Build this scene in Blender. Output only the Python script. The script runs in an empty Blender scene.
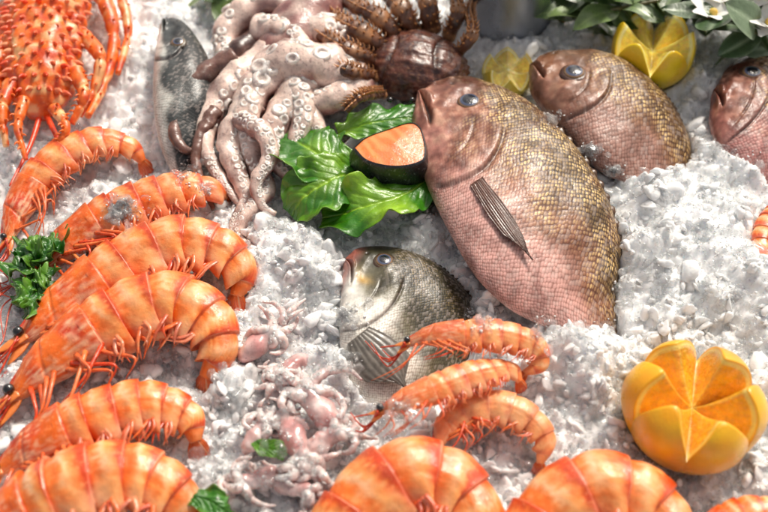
import bpy, math, random, bmesh
import numpy as np
from mathutils import Vector, Matrix, noise
from mathutils.bvhtree import BVHTree
random.seed(7); rng=np.random.default_rng(7)
scn=bpy.context.scene
PITCH=math.radians(52); DIST=1.25
F=np.array([0,math.cos(PITCH),-math.sin(PITCH)]); U=np.array([0,math.sin(PITCH),math.cos(PITCH)]); R=np.array([1.,0,0])
CAM=-F*DIST
def P(x,y,h=0.0):
    d=F+R*((x-384)/384*.36)+U*((256-y)/384*.36)
    return CAM+d*((h-CAM[2])/d[2])
def SC(x,y,h=0.0):
    return float(np.dot(P(x,y,h)-CAM,F))*.36/384
def proj(V):
    d=V-CAM; z=d@F
    return np.stack([384+(d@R)/z*384/.36, 256-(d@U)/z*384/.36],-1)
def lin(r,g,b):
    f=lambda c:(c/255/12.92 if c/255<=.04045 else ((c/255+.055)/1.055)**2.4)
    return np.array([f(r),f(g),f(b)])
def ss(a,b,x):
    t=np.clip((np.asarray(x,float)-a)/(b-a),0,1); return t*t*(3-2*t)
def mix(a,b,t):
    t=np.asarray(t)[...,None]; return a*(1-t)+b*t
def nrm(v): return v/np.maximum(np.linalg.norm(v,axis=-1,keepdims=True),1e-9)
def spl(pts,n,closed=False):
    pts=np.asarray(pts,float); k=min(3,pts.shape[1])
    d=np.linalg.norm(np.diff(pts[:,:k],axis=0),axis=1); t=np.concatenate([[0],np.cumsum(np.maximum(d,1e-6))])
    m=np.zeros_like(pts)
    m[1:-1]=(pts[2:]-pts[:-2])/(t[2:]-t[:-2])[:,None]
    m[0]=(pts[1]-pts[0])/(t[1]-t[0]); m[-1]=(pts[-1]-pts[-2])/(t[-1]-t[-2])
    q=np.linspace(0,t[-1],n); i=np.clip(np.searchsorted(t,q,side='right')-1,0,len(t)-2)
    h=(t[i+1]-t[i]); u=((q-t[i])/h)[:,None]; h=h[:,None]
    return (2*u**3-3*u**2+1)*pts[i]+(u**3-2*u**2+u)*h*m[i]+(-2*u**3+3*u**2)*pts[i+1]+(u**3-u**2)*h*m[i+1]
def nz(v,s,seed=0):
    o=Vector((seed*13.1,seed*7.7,seed*3.3))
    return np.array([noise.noise(Vector(p)*s+o) for p in np.asarray(v).reshape(-1,3)]).reshape(np.asarray(v).shape[:-1])

class Geo:
    def __init__(s): s.v=[];s.f=[];s.c=[];s.u=[];s.n=0
    def add(s,v,f,c,u=None):
        v=np.asarray(v,float).reshape(-1,3); n=len(v)
        c=np.asarray(c,float)
        if c.ndim==1: c=np.tile(c,(n,1))
        c=c.reshape(n,-1)
        if c.shape[1]==3: c=np.concatenate([c,np.zeros((n,1))],1)
        u=np.zeros((n,3)) if u is None else np.asarray(u,float).reshape(n,3)
        s.v.append(v);s.c.append(c);s.u.append(u); s.f+= [tuple(i+s.n for i in q) for q in f]; s.n+=n
ORG={}; ALL=[]
def obj(name,g,mat,parent=None,label=None,cat=None,group=None,kind=None,smooth=True):
    v=np.concatenate(g.v); c=np.concatenate(g.c); u=np.concatenate(g.u)
    if parent is None: org=np.array([v[:,0].mean(),v[:,1].mean(),v[:,2].min()])
    else: org=ORG[parent.name]
    me=bpy.data.meshes.new(name); me.from_pydata((v-org).tolist(),[],g.f)
    a=me.attributes.new("Col",'FLOAT_COLOR','POINT'); a.data.foreach_set("color",c.astype(np.float32).ravel())
    a=me.attributes.new("suv",'FLOAT_VECTOR','POINT'); a.data.foreach_set("vector",u.astype(np.float32).ravel())
    me.polygons.foreach_set("use_smooth",[smooth]*len(me.polygons)); me.materials.append(mat); me.update()
    o=bpy.data.objects.new(name,me); scn.collection.objects.link(o)
    if parent is None: o.location=org
    else: o.parent=parent
    ORG[o.name]=org
    if label:o["label"]=label
    if cat:o["category"]=cat
    if group:o["group"]=group
    if kind:o["kind"]=kind
    ALL.append((v,g.f)); return o
def empty(name,loc,label,cat,group=None):
    o=bpy.data.objects.new(name,None); scn.collection.objects.link(o); o.location=loc; ORG[o.name]=np.array(loc,float)
    o.empty_display_size=.02
    o["label"]=label;o["category"]=cat
    if group:o["group"]=group
    return o
def gridf(n,m,wrap=True):
    f=[]
    for i in range(n-1):
        for j in range(m if wrap else m-1):
            k=(j+1)%m; f.append((i*m+j,i*m+k,(i+1)*m+k,(i+1)*m+j))
    return f
def capped(n,m):
    f=gridf(n,m); f.append(tuple(range(m))[::-1]); f.append(tuple((n-1)*m+j for j in range(m))); return f
Z=np.array([0,0,1.])
def tube(g,pts,rad,n=24,m=10,col=np.array([.5,.2,.1]),up=Z,flat=1.0,colf=None,noisy=0,radf=None):
    q=spl(np.concatenate([np.asarray(pts,float),np.asarray(rad,float)[:,None]],1),n)
    C=q[:,:3]; r=np.maximum(q[:,3],1e-5); T=nrm(np.gradient(C,axis=0)); a=nrm(np.cross(np.tile(up,(n,1)),T)); b=np.cross(T,a)
    if radf is not None: r=r*radf(np.linspace(0,1,n))
    th=np.linspace(0,2*np.pi,m,endpoint=False)
    ring=C[:,None]+r[:,None,None]*(np.cos(th)[None,:,None]*a[:,None]+flat*np.sin(th)[None,:,None]*b[:,None])
    if noisy:
        k=nz(ring,1/np.mean(r)*.8,3)*noisy; ring+= (ring-C[:,None])*k[...,None]
    if colf is not None: c=colf(np.linspace(0,1,n)[:,None]+0*th[None],th[None]+0*r[:,None],ring)
    else: c=np.tile(col,(n*m,1))
    g.add(ring,capped(n,m),c.reshape(n*m,-1)); return C,r,T,a,b
def ball(g,c,rad,colf,ax=None,n=16,m=24,noisy=0,ns=3):
    ph=np.linspace(0.02,np.pi-.02,n)[:,None]; th=np.linspace(0,2*np.pi,m,endpoint=False)[None]
    d=np.stack([np.sin(ph)*np.cos(th),np.sin(ph)*np.sin(th),np.cos(ph)+0*th],-1)
    rad=np.asarray(rad)*np.ones(3)
    k=1+noisy*nz(d+np.asarray(c)*50,ns)[...,None] if noisy else 1
    A=np.eye(3) if ax is None else np.asarray(ax)
    v=c+(d*rad*k)@A
    col=colf(d) if callable(colf) else np.tile(colf,(n*m,1))
    g.add(v,capped(n,m),col.reshape(n*m,-1))

# ---------------- materials
def material(name,rough=.3,coat=.4,sss=.15,srad=(.01,.004,.002),ns=90,na=.3,bump=.25,bs=300,bd=.001,scales=0,metal=0,attr=True,color=(.8,.8,.8),speck=None,trans=0,crough=.12,spec=.5):
    m=bpy.data.materials.new(name); m.use_nodes=True; nt=m.node_tree; N=nt.nodes; L=nt.links; b=N['Principled BSDF']
    tc=N.new('ShaderNodeTexCoord')
    def noi(s,d=5,r=.6):
        n=N.new('ShaderNodeTexNoise'); n.inputs['Scale'].default_value=s; n.inputs['Detail'].default_value=d; n.inputs['Roughness'].default_value=r
        L.new(tc.outputs['Object'],n.inputs['Vector']); return n
    def mth(op,a,bv=None,c=None,clamp=False):
        n=N.new('ShaderNodeMath'); n.operation=op; n.use_clamp=clamp
        for i,x in enumerate((a,bv,c)):
            if x is None: continue
            if isinstance(x,(int,float)): n.inputs[i].default_value=x
            else: L.new(x,n.inputs[i])
        return n.outputs[0]
    def mx(t,a,f,c):
        n=N.new('ShaderNodeMix'); n.data_type='RGBA'; n.blend_type=t
        for s,x in ((0,f),(6,a),(7,c)):
            if isinstance(x,(int,float)): n.inputs[s].default_value=x
            elif isinstance(x,tuple): n.inputs[s].default_value=(*x,1)
            else: L.new(x,n.inputs[s])
        return n.outputs[2]
    at=N.new('ShaderNodeAttribute'); at.attribute_name='Col'
    base=at.outputs['Color'] if attr else None
    if base is None:
        rg=N.new('ShaderNodeRGB'); rg.outputs[0].default_value=(*color,1); base=rg.outputs[0]
    n1=noi(ns); mr=N.new('ShaderNodeMapRange'); L.new(n1.outputs['Fac'],mr.inputs[0]); mr.inputs[1].default_value=.3;mr.inputs[2].default_value=.7
    mr.inputs[3].default_value=1-na; mr.inputs[4].default_value=1+na
    v=N.new('ShaderNodeVectorMath'); v.operation='SCALE'; L.new(base,v.inputs[0]); L.new(mr.outputs[0],v.inputs['Scale'])
    base=v.outputs[0]
    n2=noi(bs,4); hgt=n2.outputs['Fac']
    if speck:
        n3=noi(speck[0],3); f=mth('MULTIPLY',mth('SUBTRACT',n3.outputs['Fac'],speck[3] if len(speck)>3 else .58),12,clamp=True)
        base=mx('MIX',base,mth('MULTIPLY',f,speck[1]),speck[2])
    if scales:
        su=N.new('ShaderNodeAttribute'); su.attribute_name='suv'
        mp=N.new('ShaderNodeMapping'); mp.inputs['Rotation'].default_value=(0,0,math.radians(45)); mp.inputs['Scale'].default_value=(1/scales,1/scales,0)
        wn=noi(30,2); wv=N.new('ShaderNodeVectorMath'); wv.operation='SCALE'; L.new(wn.outputs['Color'],wv.inputs[0]); wv.inputs['Scale'].default_value=scales*2.0
        wa=N.new('ShaderNodeVectorMath'); wa.operation='ADD'; L.new(su.outputs['Vector'],wa.inputs[0]); L.new(wv.outputs[0],wa.inputs[1])
        L.new(wa.outputs[0],mp.inputs['Vector'])
        vo=N.new('ShaderNodeTexVoronoi'); vo.voronoi_dimensions='2D'; vo.inputs['Scale'].default_value=1; vo.inputs['Randomness'].default_value=.35
        L.new(mp.outputs[0],vo.inputs['Vector'])
        sp=N.new('ShaderNodeSeparateXYZ'); L.new(su.outputs['Vector'],sp.inputs[0]); mask=sp.outputs[2]
        dist=vo.outputs['Distance']
        sc=N.new('ShaderNodeSeparateColor'); L.new(vo.outputs['Color'],sc.inputs[0])
        edge=mth('MULTIPLY',mth('SUBTRACT',dist,.30),2.6,clamp=True)
        base=mx('MULTIPLY',base,mth('MULTIPLY',mth('MULTIPLY',edge,mask),.8),(.32,.22,.17))
        base=mx('MIX',base,mth('MULTIPLY',mth('MULTIPLY',mth('GREATER_THAN',sc.outputs[1],.7),mask),.16),(.78,.66,.6))
        big=noi(30,4,.7); bg=mth('MULTIPLY',mth('SUBTRACT',big.outputs['Fac'],.42),6,clamp=True)
        glint=mth('MULTIPLY',mth('SUBTRACT',.46,dist),5,clamp=True)
        gold=mth('MULTIPLY',mth('MULTIPLY',mth('ADD',mth('MULTIPLY',sc.outputs[0],1.0),.1),glint),mth('MULTIPLY',mask,at.outputs['Alpha']))
        gold=mth('MULTIPLY',gold,mth('ADD',mth('MULTIPLY',bg,.8),.2),clamp=True)
        base=mx('MIX',base,gold,(.88,.60,.25))
        hgt=mth('ADD',mth('MULTIPLY',hgt,.6),mth('MULTIPLY',mth('MULTIPLY',mth('SUBTRACT',1,dist),mask),.9))
    L.new(base,b.inputs['Base Color'])
    bu=N.new('ShaderNodeBump'); bu.inputs['Strength'].default_value=bump; bu.inputs['Distance'].default_value=bd
    L.new(hgt,bu.inputs['Height']); L.new(bu.outputs[0],b.inputs['Normal'])
    n4=noi(ns*1.7,3); rr=N.new('ShaderNodeMapRange'); L.new(n4.outputs['Fac'],rr.inputs[0]); rr.inputs[1].default_value=.3; rr.inputs[2].default_value=.7
    rr.inputs[3].default_value=max(.03,rough-.12); rr.inputs[4].default_value=rough+.15; L.new(rr.outputs[0],b.inputs['Roughness'])
    b.inputs['Coat Weight'].default_value=coat; b.inputs['Coat Roughness'].default_value=crough
    if coat:
        cb=N.new('ShaderNodeBump'); cb.inputs['Strength'].default_value=.55; cb.inputs['Distance'].default_value=.002; n5=noi(140,4); L.new(n5.outputs['Fac'],cb.inputs['Height']); L.new(cb.outputs[0],b.inputs['Coat Normal'])
    b.inputs['Subsurface Weight'].default_value=sss; b.inputs['Subsurface Radius'].default_value=srad; b.inputs['Subsurface Scale'].default_value=1
    b.inputs['Metallic'].default_value=metal; b.inputs['Transmission Weight'].default_value=trans; b.inputs['Specular IOR Level'].default_value=spec
    return m
M_prawn=material("prawn_shell",rough=.38,coat=.4,sss=.2,srad=(.014,.004,.0015),ns=50,na=.24,bump=.5,bs=300,bd=.0012,speck=(190,.35,(.97,.42,.16),.58),crough=.13)
M_leg=material("prawn_leg",rough=.3,coat=.4,sss=.1,ns=120,na=.4,speck=(200,.3,(.9,.45,.2)))
M_fish=material("fish_skin",rough=.44,coat=.3,sss=.0,ns=70,na=.35,bump=.7,bs=230,bd=.0008,scales=.0038,metal=.05,crough=.16,spec=.4)
M_fish2=material("fine_scaled_fish_skin",rough=.4,coat=.3,sss=.0,ns=80,na=.35,bump=.45,bs=300,bd=.0006,scales=.0024,metal=0,crough=.18)
M_fin=material("fin",rough=.35,coat=.4,sss=.0,ns=120,na=.35)
M_eye=material("eye",rough=.06,coat=1,sss=0,ns=200,na=.1,bump=0,crough=.03)
M_octo=material("octopus_skin",rough=.28,coat=.6,sss=.2,srad=(.007,.003,.002),ns=90,na=.28,bump=.5,bs=260,bd=.0015,speck=(240,.45,(.18,.08,.085),.57),crough=.08)
M_squid=material("squid_skin",rough=.2,coat=.9,sss=.55,srad=(.010,.006,.005),ns=90,na=.25,bump=.4,bs=300,speck=(300,.5,(.30,.09,.12),.6),crough=.06)
M_crab=material("crab_shell",rough=.36,coat=.5,sss=0,ns=50,na=.35,bump=.6,bs=240,bd=.0016,speck=(90,.25,(.42,.24,.13),.6))
M_leaf=material("salad_leaf",rough=.36,coat=.35,sss=.1,srad=(.004,.006,.002),ns=40,na=.25,bump=.4,bs=130,bd=.003)
M_flesh=material("salmon_flesh",rough=.35,coat=.5,sss=.2,ns=60,na=.15,bump=.4)
M_skin=material("dark_salmon_skin",rough=.35,coat=.4,sss=0,ns=160,na=.5,bump=.6,speck=(240,.4,(.25,.26,.28),.6))
M_citrus=material("citrus_peel",rough=.33,coat=.35,sss=.15,srad=(.01,.005,.001),ns=35,na=.12,bump=.5,bs=520,bd=.0012)
M_pulp=material("citrus_pulp",rough=.22,coat=.7,sss=.3,srad=(.01,.006,.001),ns=120,na=.25,bump=.8,bs=170,bd=.004)
M_metal=material("brushed_metal",rough=.3,coat=0,sss=0,metal=1,ns=10,na=.1,bump=.05,attr=False,color=(.5,.52,.56))
M_petal=material("petal",rough=.5,coat=0,sss=.2,ns=50,na=.1)

# ---------------- prawns
ORA=np.array([.86,.155,.012]); PALE=np.array([.95,.36,.10]); RED=np.array([.58,.04,.006]); CREAM=np.array([.95,.62,.38])
def prawn(ctrl,hw,label,side=1,name="prawn",tint=0.,pale=0.,legs=True,group="cooked prawns laid on the ice",seed=0,headf=.36,fan=True,cat="prawn",antl=1.0,eyes=1.0):
    rs=np.random.default_rng(seed+100)
    W=np.array([P(*c) for c in ctrl]); sc=SC(*ctrl[len(ctrl)//2]); r0=hw*sc
    n=420; m=64; C=spl(W,n); u=np.linspace(0,1,n); T=nrm(np.gradient(C,axis=0))
    prof=np.interp(u,[0,.015,.05,.12,.2,.36,.46,.58,.70,.80,.90,.96,1],[.05,.14,.30,.56,.80,.97,1.0,.97,.87,.72,.52,.36,.2])
    dors=nrm(np.cross(np.tile(Z,(n,1)),T))*side; sid=np.cross(T,dors)
    sid=np.where(sid[:,2:3]<0,-sid,sid)
    bnd=np.array([0,.15,.36,.53,.69,.84,1.0])*(.95-headf)+headf
    k=np.clip(np.searchsorted(bnd,u,side='right')-1,0,5); t=np.clip((u-bnd[k])/(bnd[k+1]-bnd[k]),0,1); ab=(u>headf)&(u<.95)
    seg=np.where(ab,-.07+.095*ss(0,.4,t)+.045*t,0)
    seg=np.where(u<=headf,.07*ss(headf-.12,headf-.005,u),seg)
    th=np.linspace(0,2*np.pi,m,endpoint=False); ct=np.cos(th)[None]; st=np.sin(th)[None]
    r=r0*prof*(1+seg)
    tt=np.where(ab,t,.5)[:,None]
    lob=np.where(ab[:,None]&(ct<-.1),.42*np.sin(np.pi*np.clip(tt,0,1))**.8*np.clip(-ct-.1,0,1),0)
    A=r[:,None]*(1+lob)
    B=r[:,None]*.72
    flat=np.where(ct<-.2,1-.3*(-ct-.2),1)
    sl=(1-ct)*.5*r0*.38*np.where(ab,1,0)[:,None]*np.sin(np.pi*tt)
    ring=C[:,None]+(A*ct)[...,None]*dors[:,None]+(B*flat*np.sign(st)*np.abs(st)**.9)[...,None]*sid[:,None]+sl[...,None]*T[:,None]
    uu=u[:,None]+0*ct
    gro=np.exp(-((uu-(.17+.04*ct))/.007)**2)*(np.abs(ct)<.8)*.09+np.exp(-((ct-.1-.3*np.sin(uu*12))/.08)**2)*(uu<headf*.9)*.04
    gro=gro+.045*ab[:,None]*np.exp(-((ct+.30)/.05)**2)
    spn=.05*(ct>.8)*np.maximum(0,np.sin(uu*150))*(uu<.16)
    nn=nz(ring,38,seed)*.06+nz(ring,120,seed)*.02
    ring+=(ring-C[:,None])*(nn-gro+spn)[...,None]
    tu=np.where(ab,t,.4)[:,None]+0*ct
    wav=nz(ring,45,seed+5); fine=nz(ring,150,seed+6)
    stre=nz(np.stack([uu*3,np.cos(th)[None]*1.2+0*uu,np.sin(th)[None]*1.2+0*uu],-1),9,seed+8)
    tw=tu+wav*.14+stre*.16
    c=mix(np.broadcast_to(ORA,ring.shape),PALE,np.clip(.12+.9*np.exp(-((tw-.38)/.22)**2)*(ab[:,None])*(ct>-.8)+wav*.35+fine*.3,0,1))
    c=mix(c,CREAM,np.clip(.6*np.exp(-((tw-.32)/.10)**2)*ab[:,None]*ss(-.6,.2,ct)+.15*fine+.15*wav,0,.7))
    c=mix(c,RED,np.clip(.9*ss(.56,.88,tw)*ab[:,None]+.7*ss(.08,0,tu)*ab[:,None]+nz(ring,25,seed+9)*.4,0,.85))
    c=mix(c,CREAM,.6*ss(.94,1.0,tu)*ab[:,None]*np.clip(.6+wav,0,1))
    c=mix(c,CREAM,np.clip(.5*ss(-.4,-.9,ct)+0*tu,0,1)*np.clip(.5+wav,0,1))
    hd=(u<headf)[:,None]
    c=np.where(hd[...,None],mix(mix(np.broadcast_to(ORA,ring.shape),RED,np.clip(.35+wav*1.3,0,1)),CREAM,np.clip(ss(-.1,-.7,ct)*.4+stre*.8+wav*.4+fine*.3-.05,0,.75)),c)
    c=mix(c,np.array([.95,.50,.24]),np.full(uu.shape,pale)); c=c*(1+tint*np.array([-.22,-.5,-.5]))
    c=np.clip(c,0.002,.95)
    g=Geo(); g.add(ring,capped(n,m),c)
    R0=C[4]+dors[4]*r[4]*.8
    tube(g,[C[60]+dors[60]*r[60]*.9,C[24]+dors[24]*r[24]*1.1,R0+dors[4]*r0*.08-T[0]*r0*.2,R0-T[0]*r0*1.5+dors[0]*r0*.4],[r0*.10,r0*.10,r0*.08,.0006],22,8,RED)
    o=obj(name,g,M_prawn,label=label,cat=cat,group=group)
    e=Geo(); i=20; pc=C[i]+sid[i]*r[i]*.85+dors[i]*r[i]*.6-T[i]*r0*.12
    ball(e,pc,r0*.18*eyes,np.array([.008,.007,.007])); obj("eye",e,M_eye,o)
    for j in (-1,1):
        e=Geo(); b0=C[20]-dors[20]*r[20]*.25+sid[20]*r[20]*.55*max(j,0); d=nrm(-T[6]+dors[6]*.25*j)
        tube(e,[b0,b0+d*r0*.5,b0+d*r0*1.05],[r0*.15,r0*.18,r0*.03],14,10,mix(ORA,PALE,.4).ravel(),flat=.3); obj("antennal_scale",e,M_prawn,o)
    if fan:
        for j,a in enumerate((-.45,-.2,0,.2,.45)):
            e=Geo(); L=r0*(.85 if j!=2 else .65); nn_=14; mm=21
            d=nrm(T[-1]*math.cos(a)+(dors[-1]*math.sin(a))-Z*.35); sdv=np.cross(d,sid[-1])
            us=np.linspace(0,1,nn_)[:,None]; vs=np.linspace(-1,1,mm)[None]
            w=r0*.22*np.sin(np.pi*np.clip(us*.82+.1,0,1))**.7
            pt=C[-8]+d*(us*L)[...,None]+sdv*(w*vs)[...,None]+sid[-1]*((.08*r0*(1-vs**2)+.015*r0*np.cos(vs*18)+(j-2)*.03*r0-us**2*r0*.3))[...,None]
            cc=mix(np.broadcast_to(ORA,pt.shape),RED,np.clip(us*.9+.3*np.cos(vs*18),0,1)); cc=mix(cc,CREAM,.5*(np.abs(vs)<.1)+0*us)
            e.add(pt,gridf(nn_,mm,False),cc); q=obj("tail_fan_blade",e,M_prawn,o)
            sm=q.modifiers.new("s",'SOLIDIFY'); sm.thickness=.0012
    if legs:
        for j in range(10):
            e=Geo(); i=int(n*(.08+.031*j)); b0=C[i]-dors[i]*r[i]*.75+sid[i]*r[i]*rs.uniform(.0,.45)
            dn=-dors[i]; fw=-T[i]; a=rs.uniform(-1.2,1.2); LL=r0*rs.uniform(1.0,1.8)
            p1=b0+dn*LL*.38+fw*LL*a*.4+Z*r0*.2; p2=p1+dn*LL*.38+fw*LL*(a*.6); p3=p2+dn*LL*.1+fw*LL*(.5+a*.4)-Z*r0*.35
            tube(e,[b0,p1,p2,p3],[r0*.09,r0*.065,r0*.045,r0*.012],20,8,mix(RED*1.2,PALE,rs.uniform(.0,.6)).ravel()); obj("leg",e,M_leg,o)
        for j in range(5):
            e=Geo(); i=int(n*(bnd[j]+.35*(bnd[j+1]-bnd[j]))); dn=-dors[i]
            for q_ in range(6):
                b0=C[i]-dors[i]*r[i]*.95+sid[i]*r[i]*(.0+.11*q_)+T[i]*r0*.08*(q_-2.5)
                p1=b0+dn*r0*rs.uniform(.28,.42)+T[i]*r0*rs.uniform(-.25,.15); p2=p1+dn*r0*rs.uniform(.25,.55)+T[i]*r0*rs.uniform(-.5,.2)-Z*r0*.15
                tube(e,[b0,p1,p2],[r0*.065,r0*.055,r0*.012],14,7,mix(mix(ORA,RED,rs.uniform(.2,1)).ravel(),CREAM,rs.uniform(.0,.3)).ravel(),flat=.45)
            obj("swimming_leg",e,M_leg,o)
        for j in range(5):
            e=Geo(); b0=C[8]-dors[8]*r0*.1+sid[8]*r0*.15*(j-1); fw=-T[4]
            L=r0*rs.uniform(3,5.5)*antl; wv=rs.uniform(-.9,1.1,3)
            pts=[b0,b0+fw*L*.3+dors[4]*L*.1*wv[0],b0+fw*L*.6+dors[4]*L*.35*wv[1],b0+fw*L*.85+dors[4]*L*.7*wv[2]]
            for q in pts[1:]: q[2]=max(q[2]*.8,.022)
            tube(e,pts,[.0014,.0011,.0009,.0005],26,6,RED); obj("antenna",e,M_leg,o)
    return o
big="large cooked orange prawn curled on its side on crushed ice"
prawn([(6,246,.02),(24,198,.03),(57,160,.04),(98,141,.04),(130,147,.03),(143,162,.02)],19,"orange cooked prawn with long thin legs on ice",seed=1)
prawn([(36,274,.02),(72,240,.03),(122,211,.04),(172,192,.045),(208,188,.04),(226,196,.02)],25,"reddish orange prawn with a lump of ice on its shell",seed=2,tint=.25)
prawn([(16,346,.03),(58,310,.035),(112,272,.045),(172,243,.05),(222,250,.045),(243,275,.03),(236,296,.02)],31,big,seed=3)
prawn([(8,404,.03),(50,362,.04),(105,324,.05),(165,300,.055),(208,318,.05),(220,350,.04),(205,378,.025)],33,"large bright orange prawn with legs tucked under its curved tail",seed=4)
prawn([(-6,478,.03),(34,446,.04),(85,420,.05),(148,404,.05),(188,416,.04),(196,442,.03)],28,big,seed=5)
prawn([(-60,575,.03),(10,520,.04),(75,485,.06),(135,475,.06),(178,497,.05),(188,535,.03)],38,"large orange prawn with pale bands across its shell",seed=6)
prawn([(270,650,.03),(322,572,.04),(360,510,.05),(408,473,.06),(456,487,.05),(484,536,.04),(476,590,.03)],38,"plump orange prawn with broad shell bands on ice",seed=7,headf=.30)
prawn([(472,650,.03),(520,572,.04),(550,515,.05),(600,486,.06),(650,502,.05),(676,550,.04),(664,596,.03)],37,"plump orange prawn with glossy pale shell bands on ice",seed=8,headf=.30)
prawn([(403,346,.07),(430,336,.078),(470,334,.08),(508,336,.075),(536,347,.065),(540,364,.055),(524,373,.05)],16,"small orange prawn lying across a gilthead bream",seed=9,antl=.5,eyes=1.2,pale=.15)
prawn([(377,414,.065),(402,402,.075),(444,386,.075),(484,372,.07),(512,370,.06),(520,382,.055)],16,"small orange prawn with a black eye on ice",seed=10,antl=.4,eyes=1.5,pale=.15)
prawn([(436,452,.04),(450,422,.045),(484,406,.05),(522,414,.05),(545,438,.04),(540,464,.03)],17,"small pale orange peeled prawn curled on ice",seed=11,pale=.4,headf=.18,antl=.1)
prawn([(805,195,.02),(776,214,.03),(763,240,.035),(768,268,.03),(780,285,.02)],12,"small orange prawn on an ice mound",seed=12,side=-1)
prawn([(690,560,.03),(715,530,.04),(750,516,.045),(795,522,.04),(810,550,.03)],20,"orange prawn at the edge of the ice",seed=13)

# ---------------- fish
def fish(name,stn,hz,thick,colf,mat,label,cat,eye,pects=(),dorsal=None,gill=.33,mouth=True,seed=0,group=None):
    k=len(stn); s0=np.linspace(0,1,k); hs=np.interp(s0,[0,.5,1],hz[:3])
    D=np.array([P(a[0],a[1],h+hz[3]) for a,h in zip(stn,hs)]); V=np.array([P(a[2],a[3],h-hz[3]) for a,h in zip(stn,hs)])
    n=260;m=144
    cen=(D+V)/2; q=spl(np.concatenate([cen,(D-V)/2],1),n); C=q[:,:3]; H=q[:,3:]
    T=nrm(np.gradient(C,axis=0)); N_=nrm(np.cross(T,H)); N_=np.where(N_[:,2:3]<0,-N_,N_)
    s=np.linspace(0,1,n); sc=SC(*stn[k//2][:2])
    th=thick*sc*np.interp(s,[0,.05,.12,.25,.45,.7,.9,1],[.32,.52,.74,.94,1,.84,.5,.3])
    rd=np.sqrt(np.clip(s/.035,0.03,1)); ph=np.linspace(0,2*np.pi,m,endpoint=False)
    ct=np.cos(ph)[None]+0*s[:,None]; sp=np.sin(ph)[None]+0*s[:,None]; S=s[:,None]+0*ct
    shp=np.sign(sp)*np.abs(sp)**1.0*(1-.12*np.clip(ct,0,1)**2)*(1-.10*np.exp(-(ct/.45)**2))
    ring=C[:,None]+(ct*rd[:,None])[...,None]*H[:,None]+(shp*(th*rd)[:,None])[...,None]*N_[:,None]
    hl=np.linalg.norm(H,axis=1)[:,None]
    cs=ct+.12
    sg=gill+.075*(1-(cs/.62)**2)*(np.abs(cs)<1.2)-.05
    gm=ss(.42,.2,ct)*ss(-1.,-.86,ct)
    up_=(sp>0); tk=thick*sc
    d=.085*tk*ss(-.14,-.015,S-sg)*(1-ss(-.002,.010,S-sg))*gm
    spre=gill-.12+.05*(1-((ct+.25)/.5)**2)
    gp=ss(.2,.0,ct)*ss(-.8,-.6,ct)
    d-= .05*tk*np.exp(-((S-spre)/.007)**2)*gp
    d-= .07*tk*np.exp(-((S-sg-.010)/.009)**2)*gm
    ml=-.05-S*3.6
    mg=np.exp(-((ct-ml)/.07)**2)*ss(.125,.10,S) if mouth else 0*S
    d-= .30*tk*mg
    lip=np.exp(-((ct-ml-.22)/.10)**2)*ss(.09,.06,S)+np.exp(-((ct-ml+.22)/.10)**2)*ss(.09,.06,S)
    d+= .13*tk*lip*(1 if mouth else 0)
    jaw=np.exp(-((S-.10-.05*(ct+.3))/.02)**2-((ct+.30)/.16)**2); d+=.09*tk*jaw
    sock=np.exp(-((S-.165)/.05)**2-((ct-.30)/.25)**2); d-=.05*tk*sock
    nos=np.exp(-((S-.105)/.010)**2-((ct-.52)/.05)**2); d-=.07*tk*nos
    d+= nz(ring,26,seed)*.11*tk+nz(ring,110,seed)*.022*tk*(S<gill)+.06*tk*nz(ring,60,seed+2)*ss(gill,gill-.05,S)
    latl=np.exp(-((ct-.45+.5*(S-.5)**2)/.018)**2)*ss(gill,gill+.03,S); d+=.012*tk*latl
    ring+= N_[:,None]*(d*np.where(up_,1,-1)*np.abs(sp)**.3)[...,None]
    col=colf(S,ct,ring,sg)
    dark=np.clip(.9*mg+.8*nos+.65*np.exp(-((S-sg-.008)/.007)**2)*gm+.35*np.exp(-((S-spre)/.007)**2)*gp+.3*latl,0,1)
    gold=col[...,3]; rgb=mix(col[...,:3],np.array([.03,.012,.010]),dark)
    arc=np.concatenate([[0],np.cumsum(np.linalg.norm(np.diff(C,axis=0),axis=1))])[:,None]+0*ct
    lat=(np.where(ph<=np.pi,ph,2*np.pi-ph)[None]/np.pi*2.2)*np.max(hl)*.8*(hl/np.max(hl))**.5
    mask=np.clip(ss(.0,.03,S-sg)+ss(.15,.5,ct)*ss(gill-.18,gill-.02,S)+.5*ss(gill-.16,gill-.08,S),0,1)
    g=Geo(); g.add(ring,capped(n,m),np.concatenate([rgb,gold[...,None]],-1),np.stack([arc,lat,mask],-1))
    o=obj(name,g,mat,label=label,cat=cat,group=group)
    vis=ring[:,:m//2+1].reshape(-1,3); pj=proj(vis)
    nv=np.repeat(N_[:,None],m//2+1,1).reshape(-1,3)
    gu=np.gradient(ring,axis=0); gv=np.gradient(ring,axis=1); nn=nrm(np.cross(gu,gv)); nn=np.where((nn*(ring-C[:,None])).sum(-1,keepdims=True)<0,-nn,nn)
    nr=nn[:,:m//2+1].reshape(-1,3)
    def at(x,y):
        dd=((pj-[x,y])**2).sum(1); i=np.argpartition(dd,4)[:4]; w=1/(dd[i]+.05); w/=w.sum(); return (vis[i]*w[:,None]).sum(0),nr[i[0]],nv[i[0]]
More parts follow.
